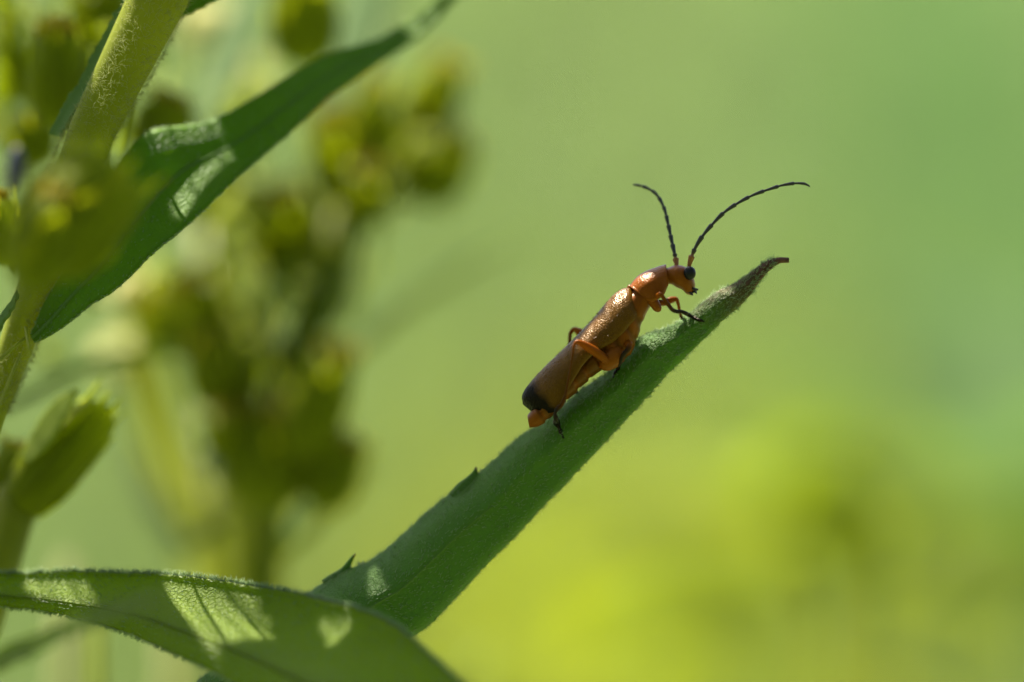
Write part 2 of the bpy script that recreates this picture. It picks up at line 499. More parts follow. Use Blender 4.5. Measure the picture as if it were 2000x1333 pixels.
def leaf_hairs(grid, parent, mat, n_edge=700, n_face=900, L=0.022, edges=(0, -1), tr=(0.0, 1.0), rad=0.0017, fwd=0.7):
    n, m, _ = grid.shape
    roots = []
    for e in edges:
        for k in range(n_edge):
            f = rng.uniform(tr[0], tr[1]) * (n - 1.001); i = int(f); f -= i
            e2 = 1 if e == 0 else -2
            p = grid[i, e] * (1 - f) + grid[i+1, e] * f
            outw = p - (grid[i, e2] * (1 - f) + grid[i+1, e2] * f)
            outw /= np.linalg.norm(outw) + 1e-9
            along = grid[i+1, e] - grid[i, e]; along /= np.linalg.norm(along) + 1e-9
            d = outw + along * fwd * rng.uniform(0.2, 1.4) + rng.normal(size=3) * 0.35
            roots.append((p + rng.normal(size=3) * 0.002, d, L * rng.uniform(0.45, 1.25)))
    for k in range(n_face):
        i = int(rng.uniform(tr[0], tr[1]) * (n - 1.001)); j = rng.integers(0, m - 1)
        a, b = rng.random(), rng.random()
        p = (grid[i, j]*(1-a)+grid[i+1, j]*a)*(1-b) + (grid[i, j+1]*(1-a)+grid[i+1, j+1]*a)*b
        nv = np.cross(grid[i+1, j]-grid[i, j], grid[i, j+1]-grid[i, j])
        nv /= np.linalg.norm(nv) + 1e-9
        if nv[1] > 0: nv = -nv
        along = grid[i+1, j] - grid[i, j]; along /= np.linalg.norm(along) + 1e-9
        roots.append((p + nv * 0.006, nv * 0.6 + along * 0.8 + rng.normal(size=3) * 0.3, L * rng.uniform(0.4, 0.9)))
    return hairs("fine_hairs", roots, mat, parent, rad=rad)

def rib(name, grid, s, mat, parent, r0, r1, t0=0.0, t1=1.0, lift=0.006):
    n, m, _ = grid.shape
    path = []
    for t in np.linspace(t0, t1, 26):
        i = min(int(t * (n - 1)), n - 2); f = t * (n - 1) - i
        j = min(int(s * (m - 1)), m - 2); g = s * (m - 1) - j
        p = (grid[i, j]*(1-f)+grid[i+1, j]*f)*(1-g) + (grid[i, j+1]*(1-f)+grid[i+1, j+1]*f)*g
        p = p + np.array([0, -lift, 0])
        path.append((*p, r0 * (1 - t) + r1 * t))
    return tube(name, path, mat, parent, n=60, sides=6)

# ---- the leaf that carries the beetle
perch = thing("perch_plant", (-3.4, -0.2, 0.0),
              "plant whose lance-shaped green leaf with a brown curled tip carries the beetle", "plant")
A_ = [(-60,1690),(120,1540),(240,1448),(340,1370),(385,1335),(420,1308),(470,1265),(540,1210),(600,1165),(660,1126),(690,1112),(720,1101),
      (750,1080),(780,1055),(840,1001),(880,968),(915,944),(960,908),(990,880),(1020,853),(1060,830),(1100,795),
      (1140,762),(1190,728),(1215,700),(1240,675),(1265,656),(1300,644),(1325,632),(1345,619),(1370,597),(1400,574),
      (1430,560),(1455,545),(1480,526),(1500,512),(1520,506),(1541,507)]
B_ = [(-20,1735),(200,1640),(380,1540),(520,1450),(600,1400),(680,1345),(740,1298),(805,1241),(830,1224),(860,1195),(900,1152),(960,1090),
      (1000,1050),(1030,1018),(1060,985),(1100,946),(1130,914),(1160,882),(1200,840),(1230,808),(1260,775),(1300,731),
      (1330,701),(1360,673),(1395,638),(1430,606),(1460,578),(1478,552),(1500,527),(1520,512),(1541,510)]
pl, pgrid = blade("leaf", A_, B_, [(0, -0.35), (0.3, -0.1), (0.6, 0.0), (1, 0.0)],
                  [(0, 0.42), (0.18, 0.10), (0.42, -0.10), (0.52, -0.07), (0.75, -0.02), (0.93, 0.03), (1, 0.16)],
                  M['perch'], perch, n=240, m=24, thick=0.016, rough_edge=0.0012)
pl["label"] = "lance leaf with downy margins and brown dried tip"
rib("midrib", pgrid, 0.47, M['vein'], pl, 0.010, 0.003, 0.0, 0.62, lift=0.005)
leaf_hairs(pgrid, pl, M['hair'], n_edge=4200, n_face=4200, L=0.025, tr=(0.2, 0.985), rad=0.0014)
def surf_y(grid, px, py, lift=0.0):
    """depth of a leaf under a photo pixel, or None where the leaf does not reach"""
    g = grid.reshape(-1, 3)
    k = (D + g[:, 1]) / D
    gx = g[:, 0] / k * PX + 1000; gy = 666.5 - (g[:, 2] - H) / k * PX
    i = int(np.argmin((gx - px) ** 2 + (gy - py) ** 2))
    return float(g[i, 1]) - lift

def perch_point(px, py, lift=0.008):
    return surf_y(pgrid, px, py, lift)

# two little teeth on the upper margin
def tooth(pix, parent, mat):
    return ptube("margin_tooth", pix, mat, parent, n=16, sides=8, flat=0.6)
def mz(px, py):
    return perch_point(px, py, 0.0)
t0 = mz(668, 1126)
tooth([(640,1150,t0+0.01,40),(660,1134,t0+0.01,36),(674,1116,t0+0.012,20),(683,1099,t0+0.014,10),(689,1089,t0+0.015,6),(695,1082,t0+0.015,2)], pl, M['perch'])
t0 = mz(918, 948)
tooth([(894,978,t0+0.015,44),(910,957,t0+0.015,40),(922,938,t0+0.016,24),(928,924,t0+0.018,12),(930,912,t0+0.02,2)], pl, M['perch'])
tooth([(902,992,t0-0.035,5),(909,974,t0-0.035,15),(922,955,t0-0.02,17),(933,942,t0-0.005,12),(944,932,t0+0.005,2)], pl, M['perch'])
ptube("stem", [(-40,1700,-0.35,50),(-90,1800,-0.3,60),(-220,2400,-0.2,80),(-420,9000,0.3,120),(-480,42000,0.4,150)], M['stem'], perch, n=40, sides=10)

# ---- broad leaf along the lower edge
broad = thing("broad_leaf_plant", (1.2, -3.0, 0.0),
              "plant with a broad bent green leaf, a silvery sunlit patch on it", "plant")
A2 = [(-160,1130),(-60,1124),(0,1121),(60,1121),(130,1117),(230,1120),(300,1121),(380,1128),(440,1136),(500,1146),(560,1156),
      (620,1170),(690,1188),(740,1206),(780,1229),(820,1263),(860,1300),(905,1340),(960,1400),(1000,1470),(1040,1580)]
B2 = [(-160,1168),(-60,1178),(0,1183),(60,1189),(130,1202),(190,1216),(240,1231),(300,1256),(350,1279),(400,1301),(440,1322),
      (490,1350),(560,1392),(640,1440),(720,1480),(800,1520),(880,1556),(960,1585),(1030,1600)]
bl, bgrid = blade("leaf", A2[::-1], B2[::-1], [(0, -1.5), (0.25, -0.9), (0.5, -0.35), (0.68, 0.0), (0.85, 0.12), (1, 0.1)],
                  [(0, 0.30), (0.12, 0.30), (0.4, 0.05), (0.62, -0.30), (0.78, -0.44), (1, -0.40)],
                  M['broad'], broad, n=200, m=26, thick=0.018, rough_edge=0.0015)
bl["label"] = "broad leaf with toothed downy edge and net veins"
rib("midrib", bgrid, 0.72, M['broad'], bl, 0.014, 0.006, 0.0, 1.0, lift=0.006)
leaf_hairs(bgrid, bl, M['hair'], n_edge=2600, n_face=1500, L=0.024, tr=(0.15, 1.0), rad=0.0015)
ptube("stem", [(1036,1585,-1.5,44),(1080,1800,-1.6,50),(1150,3000,-1.9,70),(1250,12000,-2.6,120),(1270,42000,-3.0,150)], M['stem'], broad, n=40, sides=10)

# ---- woolly stem with the dark diagonal leaf, upper left
woolly = thing("woolly_plant", (-2.9, 1.0, 0.0),
               "tall plant with thick woolly pale stem, dark green diagonal leaf and olive buds", "plant")
stem_pix = [(410,-260,0.25,112),(350,-110,0.12,114),(308,0,0.02,114),(268,100,0.0,96),(212,200,0.0,92),(160,290,0.05,90),(110,430,0.1,84),
            (76,560,0.12,76),(34,690,0.1,60),(-14,800,0.1,58),(-120,1100,0.15,62),(-300,2000,0.4,80),(-420,9000,0.9,120),(-420,42000,1.0,160)]
ws = ptube("stem", stem_pix, M['stem'], woolly, n=150, sides=20, wobble=0.015)
ws["label"] = "thick pale green stem with white woolly hairs"
wr = []
stp = smooth([(a, b, y, w) for a, b, y, w in stem_pix[:10]], 400)
for k in range(9000):
    i = rng.integers(20, 399)
    a, b, y, w = stp[i]
    c = np.array(P(a, b, y)); tn = np.array(P(*stp[i][:3])) - np.array(P(*stp[i-1][:3])); tn /= np.linalg.norm(tn)
    th = rng.uniform(0, 6.283)
    nr = np.cross(tn, [0, 1, 0]); nr /= np.linalg.norm(nr); bb = np.cross(tn, nr)
    d = nr * math.cos(th) + bb * math.sin(th)
    wr.append((c + d * W(w, y) / 2 * 0.99, d + tn * rng.uniform(-0.9, 0.3) + rng.normal(size=3) * 0.4, rng.uniform(0.010, 0.030)))
hairs("wool", wr, M['wool'], ws, bend=0.9, rad=0.0009)

A3 = [(60,655),(86,596),(130,520),(165,450),(198,385),(232,325),(262,282),(284,262),(318,252),(368,246),(410,238),(440,225),(500,190),(560,152),(620,118),
      (690,92),(740,78),(780,55),(820,28),(856,2),(890,-30),(930,-70)]
B3 = [(66,668),(84,661),(130,632),(180,592),(220,568),(260,532),(300,492),(350,452),(400,408),(440,368),(480,331),(520,298),(560,264),(600,228),
      (640,190),(680,163),(740,122),(780,96),(830,60),(866,22),(900,-20),(934,-68)]
dl, dgrid = blade("leaf", A3, B3, [(0, 0.02), (0.25, 0.05), (0.6, 0.55), (1, 1.35)],
                  [(0, 0.12), (0.3, 0.05), (0.55, 0.03), (0.8, -0.10), (1, -0.30)],
                  M['dark'], woolly, n=160, m=20, thick=0.016, rough_edge=0.001)
dl["label"] = "dark green lance leaf running up to the right"
rib("midrib", dgrid, 0.55, M['vein'], dl, 0.009, 0.004, 0.0, 0.95, lift=0.006)
leaf_hairs(dgrid, dl, M['hair'], n_edge=600, n_face=700, L=0.016, tr=(0.0, 0.9))
# leaf behind the stem at the top, and the pale leaf edge along its left side
tl, _ = blade("leaf", [(300,60),(330,20),(380,-20),(450,-70),(560,-160)], [(318,78),(352,38),(400,12),(460,-18),(570,-150)], [(0, 0.3), (1, 0.5)],
              [(0, 0.1), (0.5, 0.0), (1, -0.2)], M['dark'], woolly, n=40, m=10)
el, _ = blade("leaf", [(96,262),(120,215),(160,150),(186,98),(208,60),(230,20),(262,-60)], [(120,268),(140,232),(186,170),(204,120),(222,84),(250,40),(280,-50)],
              [(0, 0.15), (1, 0.2)], [(0, 0.3), (0.5, 0.1), (1, -0.4)], M['pale_leaf'], woolly, n=50, m=10)
sl_, _ = blade("leaf", [(-40,680),(0,618),(22,588),(34,572)], [(-20,700),(6,632),(28,600),(36,576)], [(0, 0.0), (1, -0.02)],
               [(0, 0.2), (1, -0.3)], M['pale_leaf'], woolly, n=20, m=8)

# ------------------------------------------------------------------ flower heads (olive cylindrical buds)
def head_mesh(seed):
    """unit bud: axis z 0..1, radius about 0.5; two rows of overlapping pointed bracts and a ragged tuft of florets"""
    r = np.random.default_rng(seed)
    verts, faces, us = [], [], []
    sides = 20
    prof = [(0.0,0.12),(0.05,0.25),(0.14,0.36),(0.28,0.43),(0.45,0.45),(0.62,0.42),(0.78,0.38),(0.90,0.30),(0.96,0.0)]
    ph = r.uniform(0, 6.28, 3)
    def rad(a, z):
        return 1 + 0.08 * math.sin(2 * a + ph[0] + 2 * z) + 0.06 * math.sin(3 * a + ph[1] - 3 * z)
    for z, q in prof:
        for k in range(sides):
            a = 2 * math.pi * k / sides
            verts.append((q * rad(a, z) * math.cos(a), q * rad(a, z) * math.sin(a), z)); us.append(z)
    for i in range(len(prof) - 1):
        for k in range(sides):
            j = (k + 1) % sides
            faces.append((i*sides+k, i*sides+j, (i+1)*sides+j, (i+1)*sides+k))
    for row, (z0, nb, ln) in enumerate(((0.02, 7, 0.45), (0.06, 10, 0.75), (0.10, 11, 0.98))):
        for k in range(nb):
            a0 = 2 * math.pi * (k + r.uniform(-0.2, 0.2)) / nb + row * 0.5
            L = ln * r.uniform(0.82, 1.14); wd = 0.30 * r.uniform(0.8, 1.2); out = r.uniform(0.0, 0.10)
            b0 = len(verts)
            for t, ww in ((0, 0.5), (0.3, 1.0), (0.6, 0.9), (0.85, 0.5), (1.0, 0.04)):
                z = z0 + (L - z0) * t
                q = float(np.interp(z, [p[0] for p in prof[:-1]], [p[1] for p in prof[:-1]])) if z < 0.9 else 0.31
                q = q * rad(a0, z) + 0.03 - 0.006 * row + out * t ** 3
                for sgn in (-1, 0, 1):
                    a = a0 + sgn * wd * ww
                    q2 = q - 0.02 * abs(sgn)
                    verts.append((q2 * math.cos(a), q2 * math.sin(a), z)); us.append(z)
            for i in range(4):
                for c in range(2):
                    faces.append((b0+i*3+c, b0+i*3+c+1, b0+(i+1)*3+c+1, b0+(i+1)*3+c))
    fv, ff = [], []
    for k in range(24):
        rr = 0.27 * math.sqrt((k + 0.5) / 24); a = k * 2.39996
        h = 0.17 * r.uniform(0.5, 1.4); lean = r.normal(size=2) * 0.06
        b0 = len(fv)
        for z, q in ((0, 0.03), (h * 0.75, 0.045), (h, 0.065)):
            for m in range(5):
                t = 1.2566 * m
                fv.append((rr*math.cos(a)*(1+0.5*z) + lean[0]*z/h + q*math.cos(t), rr*math.sin(a)*(1+0.5*z) + lean[1]*z/h + q*math.sin(t), 0.86 + z))
        for i in range(2):
            for m in range(5):
                j = (m + 1) % 5
                ff.append((b0+i*5+m, b0+i*5+j, b0+(i+1)*5+j, b0+(i+1)*5+m))
        ff.append(tuple(b0 + 10 + m for m in range(5)))
    return verts, faces, us, fv, ff
proto = {}
def flower_head(parent, bx, by, tx, ty, w, y, y2=None, yellow=True, mat='bud', stalk=None):
    """bud from base pixel to tip pixel, w px wide, at depth y; stalk = (px, py, depth) it grows from"""
    y2 = y if y2 is None else y2
    a, b = P(bx, by, y), P(tx, ty, y2)
    ax = b - a; L = ax.length
    key = (mat, len(proto) if len(proto) < 5 else int(rng.integers(5)))
    if key not in proto:
        HV, HF, HU, FV, FF = head_mesh(11 + key[1])
        o = obj("flower_head", HV, HF, M[mat], None, u=HU)
        f = obj("florets", FV, FF, M['floret'], None)
        proto[key] = (o.data, f.data)
        bpy.data.objects.remove(o); bpy.data.objects.remove(f)
    hd, fd = proto[key]
    o = bpy.data.objects.new("flower_head", hd); scene.collection.objects.link(o)
    q = ax.to_track_quat('Z', 'Y').to_matrix().to_4x4()
    rot = Matrix.Rotation(rng.uniform(0, 6.28), 4, 'Z')
    ww = W(w, y)
    o.parent = parent
    o.matrix_parent_inverse = Matrix.Translation(parent.location).inverted()
    o.matrix_basis = Matrix.Translation(a) @ q @ rot @ Matrix.Diagonal((ww * 1.12, ww * 1.12, L, 1))
    if yellow:
        f = bpy.data.objects.new("florets", fd); scene.collection.objects.link(f)
        f.parent = o
        f.matrix_basis = Matrix.Identity(4)
    if stalk:
        s = P(*stalk)
        sk = 0.5 if parent.name.startswith('woolly') else 1.0      # slender stalks
        d = ax.normalized()
        mid = a - d * (s - a).length * 0.45
        tube("stalk", [(*s, W(14, y) * sk / 2), (*((s + mid) / 2 + (mid - (s + a) / 2) * 0.4), W(12, y) * sk / 2), (*a, W(14, y) * sk / 2), (*(a + d * L * 0.05), W(20, y) / 2)], M['stem'], parent, n=16, sides=8)
    return o

# on the woolly plant: olive heads in front of and beside the stem
flower_head(woolly, 120, 250, 110, 50, 118, 1.1, stalk=(150, 320, 0.1))
flower_head(woolly, 40, 210, 10, 20, 80, 2.6, stalk=(60, 330, 1.6))
flower_head(woolly, 60, 520, 240, 310, 190, -1.5, -1.4, yellow=False, stalk=(50, 660, 0.0))
flower_head(woolly, 50, 560, 112, 375, 120, -1.6, -1.6, stalk=(40, 690, 0.0))
flower_head(woolly, 20, 520, -10, 380, 90, -0.6, stalk=(50, 640, 0.0))
flower_head(woolly, 60, 330, 60, 230, 90, 1.5, stalk=(110, 420, 0.3))
flower_head(woolly, 190, 130, 205, -60, 110, 1.9, stalk=(290, 60, 0.05))
flower_head(woolly, 300, 330, 340, 190, 120, 1.7, stalk=(225, 185, 0.02))

# ---- budding plant out of focus behind, centre left
bud_plant = thing("budding_plant", (-2.2, 3.0, 0.0),
                  "blurred budding plant with branching stem and many olive cylindrical flower heads", "plant")
Y = 3.0
ptube("stem", [(480,42000,3.0,150),(480,9000,3.0,110),(490,2000,Y,90),(496,1333,Y,84),(500,1130,Y,82),(505,1000,Y,84),(520,880,Y,72),(560,720,Y,46),(590,560,Y,40),
               (640,420,Y,36),(700,300,Y+0.2,30)], M['bud_stem'], bud_plant, n=80, sides=12)
ptube("branch", [(530,860,Y,34),(480,760,Y,34),(430,690,Y+0.1,28)], M['bud_stem'], bud_plant, n=16)
ptube("branch", [(560,740,Y,30),(520,620,Y+0.3,28),(530,520,Y+0.4,24)], M['bud_stem'], bud_plant, n=16)
ptube("branch", [(610,520,Y,30),(720,430,Y+0.2,28),(800,370,Y+0.3,24)], M['bud_stem'], bud_plant, n=16)
for a in [(580,890,660,680,100,Y-0.4,(520,960,Y)), (618,1000,690,860,88,Y-0.3,(520,1060,Y)), (520,1000,520,800,150,Y-0.2,(505,1060,Y)),
          (450,780,360,545,92,Y,(480,800,Y)), (380,690,290,575,82,Y+0.2,(440,720,Y)), (470,800,400,660,110,Y-0.1,(500,840,Y)),
          (570,540,535,370,125,Y+0.4,(570,620,Y)), (690,430,645,220,96,Y+0.3,(640,460,Y)), (690,330,742,160,74,Y+0.3,(680,380,Y)),
          (820,265,878,118,84,Y+0.5,(780,360,Y+0.3)), (800,390,900,262,112,Y+0.4,(760,420,Y+0.2)), (700,440,720,320,90,Y+0.1,(640,480,Y)),
          (600,130,590,-60,108,Y-0.6,(606,250,Y)), (760,330,775,215,70,Y+1.0,(740,400,Y)), (440,900,435,800,74,Y-0.3,(490,950,Y)),
          (640,640,680,520,60,Y+1.2,(600,720,Y)), (430,430,400,290,110,Y+0.9,(480,560,Y+0.4))]:
    flower_head(bud_plant, *a[:4], a[4] * 1.2, a[5], stalk=a[6])
flower_head(bud_plant, 100, 715, 90, 670, 34, Y, yellow=False, stalk=(120, 760, Y))

def lance(name, pts, y0, y1, mat, parent, prof=((0, 0.15), (0.5, 0.0), (1, -0.2)), n=40):
    """narrow leaf along px points rows (px, py, width)"""
    p = smooth(pts, n)
    tg = np.gradient(p[:, :2], axis=0); tg /= np.linalg.norm(tg, axis=1)[:, None]
    nr = np.stack([-tg[:, 1], tg[:, 0]], 1)
    A = p[:, :2] + nr * p[:, 2:3] / 2; B = p[:, :2] - nr * p[:, 2:3] / 2
    if A[n//2, 1] > B[n//2, 1]:
        A, B = B, A
    return blade(name, A, B, [(0, y0), (1, y1)], list(prof), mat, parent, n=n, m=8, thick=0.014)
lance("leaf", [(640,760,14),(720,660,28),(800,590,30),(900,525,22),(1010,462,4)], Y, Y+1.6, M['thin'], bud_plant)
lance("leaf", [(470,1000,10),(350,1060,40),(300,980,48),(255,890,26),(235,840,4)], Y, Y+0.6, M['thin'], bud_plant)
lance("leaf", [(430,700,8),(270,690,20),(150,720,26),(60,770,22),(-30,815,10)], Y, Y-1.2, M['thin'], bud_plant)
lance("leaf", [(500,980,10),(560,1060,26),(640,980,24),(720,900,4)], Y, Y+0.8, M['thin'], bud_plant)
lance("leaf", [(520,900,10),(600,640,70),(640,560,76),(690,420,40),(740,330,5)], Y-0.2, Y+0.4, M['thin'], bud_plant)
lance("leaf", [(380,300,10),(420,170,70),(470,60,80),(520,-60,30)], Y, Y+0.8, M['pale_leaf'], bud_plant)
lance("leaf", [(620,260,10),(680,120,90),(720,0,100),(760,-120,40)], Y+0.6, Y+1.4, M['pale_leaf'], bud_plant)

crg = np.random.default_rng(77)
for k in range(70):
    t = crg.uniform(0, 1)
    cx = 480 + 330 * t * crg.uniform(-0.6, 1.05) - 60 * (1 - t); cy = 960 - 760 * t + crg.normal() * 40
    if k % 3 == 0: cx, cy = crg.uniform(230, 520), crg.uniform(120, 760)
    L = crg.uniform(60, 150); a = math.radians(crg.normal(78, 28)); w = crg.uniform(14, 34)
    dx, dy = math.cos(a) * L, -math.sin(a) * L; bend = crg.normal() * 18
    lance("leaf", [(cx, cy, 5), (cx + dx*0.4 + bend, cy + dy*0.4, w), (cx + dx*0.75 + bend, cy + dy*0.75, w*0.7), (cx + dx, cy + dy, 2)],
          Y + crg.uniform(-0.5, 1.3), Y + crg.uniform(-0.3, 1.6), M[('lime_bract_and_lit_side', 'bud', 'thin', 'bud')[k % 4]], bud_plant, n=14)
for k in range(34):
    cx, cy = crg.uniform(-30, 260), crg.uniform(-20, 330)
    L = crg.uniform(60, 140); a = math.radians(crg.normal(82, 25)); w = crg.uniform(16, 36)
    dx, dy = math.cos(a) * L, -math.sin(a) * L
    lance("bract", [(cx, cy, 5), (cx + dx*0.4, cy + dy*0.4, w), (cx + dx*0.75, cy + dy*0.75, w*0.7), (cx + dx, cy + dy, 2)],
          crg.uniform(1.3, 2.8), crg.uniform(1.3, 2.8), M[('lime_bract_and_lit_side', 'bud', 'bud')[k % 3]], woolly, n=14)
# pale sunlit stems farther back
for i, (pix, lab) in enumerate([
    ([(436,42000,5.0,150),(436,2000,4.4,70),(436,1333,4.2,66),(434,1050,4.2,62),(420,900,4.2,50),(400,640,4.4,40),(400,420,4.6,30)], "pale straw-coloured blurred stem beside the budding plant's olive stem"),
    ([(120,42000,5.0,150),(120,2000,4.0,60),(122,1333,3.8,60),(126,1180,3.8,54),(130,1096,3.8,30)], "short pale blurred stem ending just above the broad leaf"),
    ([(340,42000,5.6,150),(340,2000,4.6,70),(340,1300,4.4,64),(338,1230,4.4,50),(336,1170,4.4,24)], "pale blurred stem showing under the broad leaf's lower edge"),
    ([(205,42000,4.6,150),(205,2000,2.6,56),(196,1333,2.4,52),(190,1230,2.4,44),(186,1170,2.4,20)], "olive blurred stem showing under the broad leaf next to the thin twig")]):
    st = thing("straw_plant", P(pix[0][0], 666, pix[0][2]) * 1.0, lab, "plant", "blurred stems behind the broad leaf")
    st.location.z = 0
    m_ = M['stem'] if i == 3 else plain_mat('straw_stem_%d' % i, (0.30, 0.30, 0.10), (0.38, 0.38, 0.15), 0.6, trans=0.3, tc=(0.5, 0.5, 0.2))
    ptube("stalk", pix, m_, st, n=50, sides=10)
    e = pix[-1]
    if i == 0:
      lance("leaf", [(e[0], e[1]+40, 10), (e[0]+20, e[1]-20, 40), (e[0]+45, e[1]-90, 4)], e[2], e[2]+0.3, M['pale_leaf'], st)

# sun glints on the plants behind, put in as pale cream tufts
for (x, y, r, dep, lab) in [(250, 565, 52, 3.6, "pale cream sun glint, modelled as a tuft, beside the dark leaf's lower edge"),
                            (240, 700, 60, 4.4, "pale yellow sun-glint tuft blurred below the cream one"),
                            (400, 40, 60, 4.0, "pale cream sun glint, modelled as a tuft, near the woolly stem's top"),
                            (700, 60, 70, 5.0, "pale whitish sun-glint tuft behind the dark leaf's upper part"),
                            (470, 150, 60, 4.6, "pale lime sun-glint tuft in the gap above the dark leaf")]:
    t_ = thing("pale_glint", (P(480, 2000, dep).x, dep, 0), lab, "flower", "pale sun glints behind the leaves")
    c = P(x, y, dep); R_ = W(r, dep)
    vs_, fs_ = [], []
    for k in range(220):
        d = rng.normal(size=3); d /= np.linalg.norm(d)
        s_ = np.cross(d, rng.normal(size=3)); s_ /= np.linalg.norm(s_)
        b0 = len(vs_); cc = np.array(c)
        l = R_ * rng.uniform(0.75, 1.05)
        vs_ += [cc + d*l*0.15, cc + d*l*0.6 + s_*R_*0.12, cc + d*l, cc + d*l*0.6 - s_*R_*0.12]
        fs_.append((b0, b0+1, b0+2, b0+3))
    if 'cream' not in M:
        M['cream'] = plain_mat('cream_glint', (0.62, 0.60, 0.28), (0.72, 0.70, 0.36), 0.6, trans=0.5, tc=(0.8, 0.78, 0.42))
    obj("glint_petals", vs_, fs_, M['cream'], t_)["kind"] = "stuff"
    tube("stalk", [(*c, 0.05), (*P((x + 470) / 2, (y + 1000) / 2, dep), 0.035), (*P(470, 1150, dep), 0.05), (P(480, 2000, dep).x, dep, 40, 0.07), (P(480, 2000, dep).x, dep, 0, 0.1)], M['stem'], t_, n=20, sides=8)

# ---- nearer bud on the left edge
left_bud = thing("bud_shoot", (-2.6, 0.8, 0.0), "stout shoot ending in a blunt olive flower head whose sunlit side is put in as a pale lime bract", "plant")
Yb = 0.75
ptube("stem", [(-300,42000,1.0,150),(-260,9000,1.0,110),(-180,1700,Yb,90),(-60,1220,Yb,88),(0,1050,Yb,86),(40,960,Yb,84)], M['stem'], left_bud, n=60, sides=14)
flower_head(left_bud, 18, 1010, 218, 782, 108, Yb, Yb-0.05, yellow=False)
flower_head(left_bud, 0, 1000, 40, 870, 110, Yb+0.25, Yb+0.3, stalk=(-20, 1090, Yb))
lance("bract", [(52,900,18),(84,850,40),(118,798,34),(150,762,5)], Yb-0.1, Yb-0.16, M['lime_bract_and_lit_side'], left_bud, prof=((0, 0.5), (0.5, 0.0), (1, -0.5)))  # pale strip put in for the sunlit side of the bud

# ---- thin twig-like leaf in front of the broad leaf, lower left
twig = thing("thin_shoot", (-3.2, -1.6, 0.0), "thin narrow leaf crossing in front of the broad leaf, pale near its middle", "plant")
lance("leaf", [(-120,1360,40),(-20,1298,42),(70,1255,38),(150,1222,30),(205,1200,26),(270,1180,24),(330,1162,6)], -0.75, -1.9, M['thin'], twig,
      prof=((0, 0.2), (0.5, 0.0), (1, -0.5)))
ptube("stem", [(-118,1360,-0.75,18),(-200,1500,-0.8,26),(-320,3000,-1.1,60),(-420,12000,-1.4,110),(-440,42000,-1.6,150)], M['stem'], twig, n=40)

# ---- small dark insect among the buds
ins = thing("small_insect", P(30, 372, 1.3), "small blurred dark violet-grey insect clinging among the olive buds", "insect")
M['violet'] = plain_mat('insect_violet', (0.05, 0.05, 0.09), (0.09, 0.09, 0.14), 0.3)
ptube("body", [(28,386,1.3,14),(28,370,1.3,30),(30,345,1.3,36),(32,318,1.3,34),(33,300,1.3,26),(33,288,1.3,10)], M['violet'], ins, n=24, sides=12)
for sx in (-1, 1):
    for k in range(3):
        ptube("leg", [(30+sx*10,325+k*14,1.25,4),(30+sx*26,318+k*18,1.2,3),(30+sx*32,340+k*18,1.25,2)], M['black'], ins, n=8, sides=5)

# ------------------------------------------------------------------ the beetle
beetle = thing("soldier_beetle", P(1150, 740, 0.0), "slender orange-brown soldier beetle with black wing-case tips climbing the lance leaf", "beetle")
BY = -0.04
def bp(px, py, y=0.0):
    return P(px, py, BY + y)

secs = [  # dorsal px, ventral px, half width px
    ((1030,812),(1034,836),20), ((1036,804),(1050,834),27), ((1050,788),(1074,818),36), ((1072,762),(1092,798),41), ((1088,745),(1106,784),43),
    ((1104,728),(1124,768),44), ((1118,714),(1140,752),45), ((1134,698),(1156,738),46), ((1150,680),(1176,722),47), ((1172,655),(1205,716),48),
    ((1190,628),(1232,692),50), ((1205,598),(1247,656),48), ((1222,577),(1257,626),43), ((1238,565),(1266,606),37),
    ((1250,552),(1276,592),38), ((1262,540),(1290,578),40), ((1283,528),(1298,566),37), ((1298,526),(1304,556),26), ((1306,523),(1311,556),28),
    ((1320,518),(1322,562),36), ((1334,520),(1333,567),34), ((1346,526),(1340,574),30), ((1354,540),(1349,577),21), ((1358,556),(1354,575),9)]
rows = smooth([(d[0], d[1], v[0], v[1], w) for d, v, w in secs], 130)
sides = 28
bv, bu, bvv = [], [], []
nrow = len(rows)
bseg = np.ones(nrow)
for i, (dx, dy, vx, vy, w) in enumerate(rows):
    u = i / (nrow - 1)
    seg = 0.0
    if 0.06 < u < 0.42:   # abdominal rings
        ph = (u / 0.42 * 6.5) % 1.0
        seg = 0.10 * (ph - 0.5) - (0.08 if ph < 0.22 else 0)
        bseg[i] = 0.40 if ph > 0.25 else 1.0
    for uu_ in (0.455, 0.52, 0.585, 0.635):      # joints of the thorax
        if abs(u - uu_) < 0.009:
            seg, bseg[i] = -0.06, 0.45
    for k in range(sides):
        a = 2 * math.pi * k / sides
        ca, sa = math.cos(a), math.sin(a)
        e = 0.86
        ca2 = math.copysign(abs(ca) ** e, ca); sa2 = math.copysign(abs(sa) ** e, sa)
        g = 1 + seg
        cx, cy = (dx + vx) / 2, (dy + vy) / 2
        hx, hy = (dx - vx) / 2, (dy - vy) / 2
        bv.append(bp(cx + hx * ca2 * g, cy + hy * ca2 * g, -W(w) * sa2 * g)); bu.append(u); bvv.append(k / sides)
bf = [(i*sides+k, i*sides+(k+1)%sides, (i+1)*sides+(k+1)%sides, (i+1)*sides+k) for i in range(nrow-1) for k in range(sides)]
bf.append(tuple(range(sides-1, -1, -1))); bf.append(tuple(range((nrow-1)*sides, nrow*sides)))
obj("body", bv, bf, M['trunk'], beetle, u=np.repeat(np.convolve(np.pad(bseg, 1, 'edge'), [0.25, 0.5, 0.25], 'valid'), sides), v=bvv)

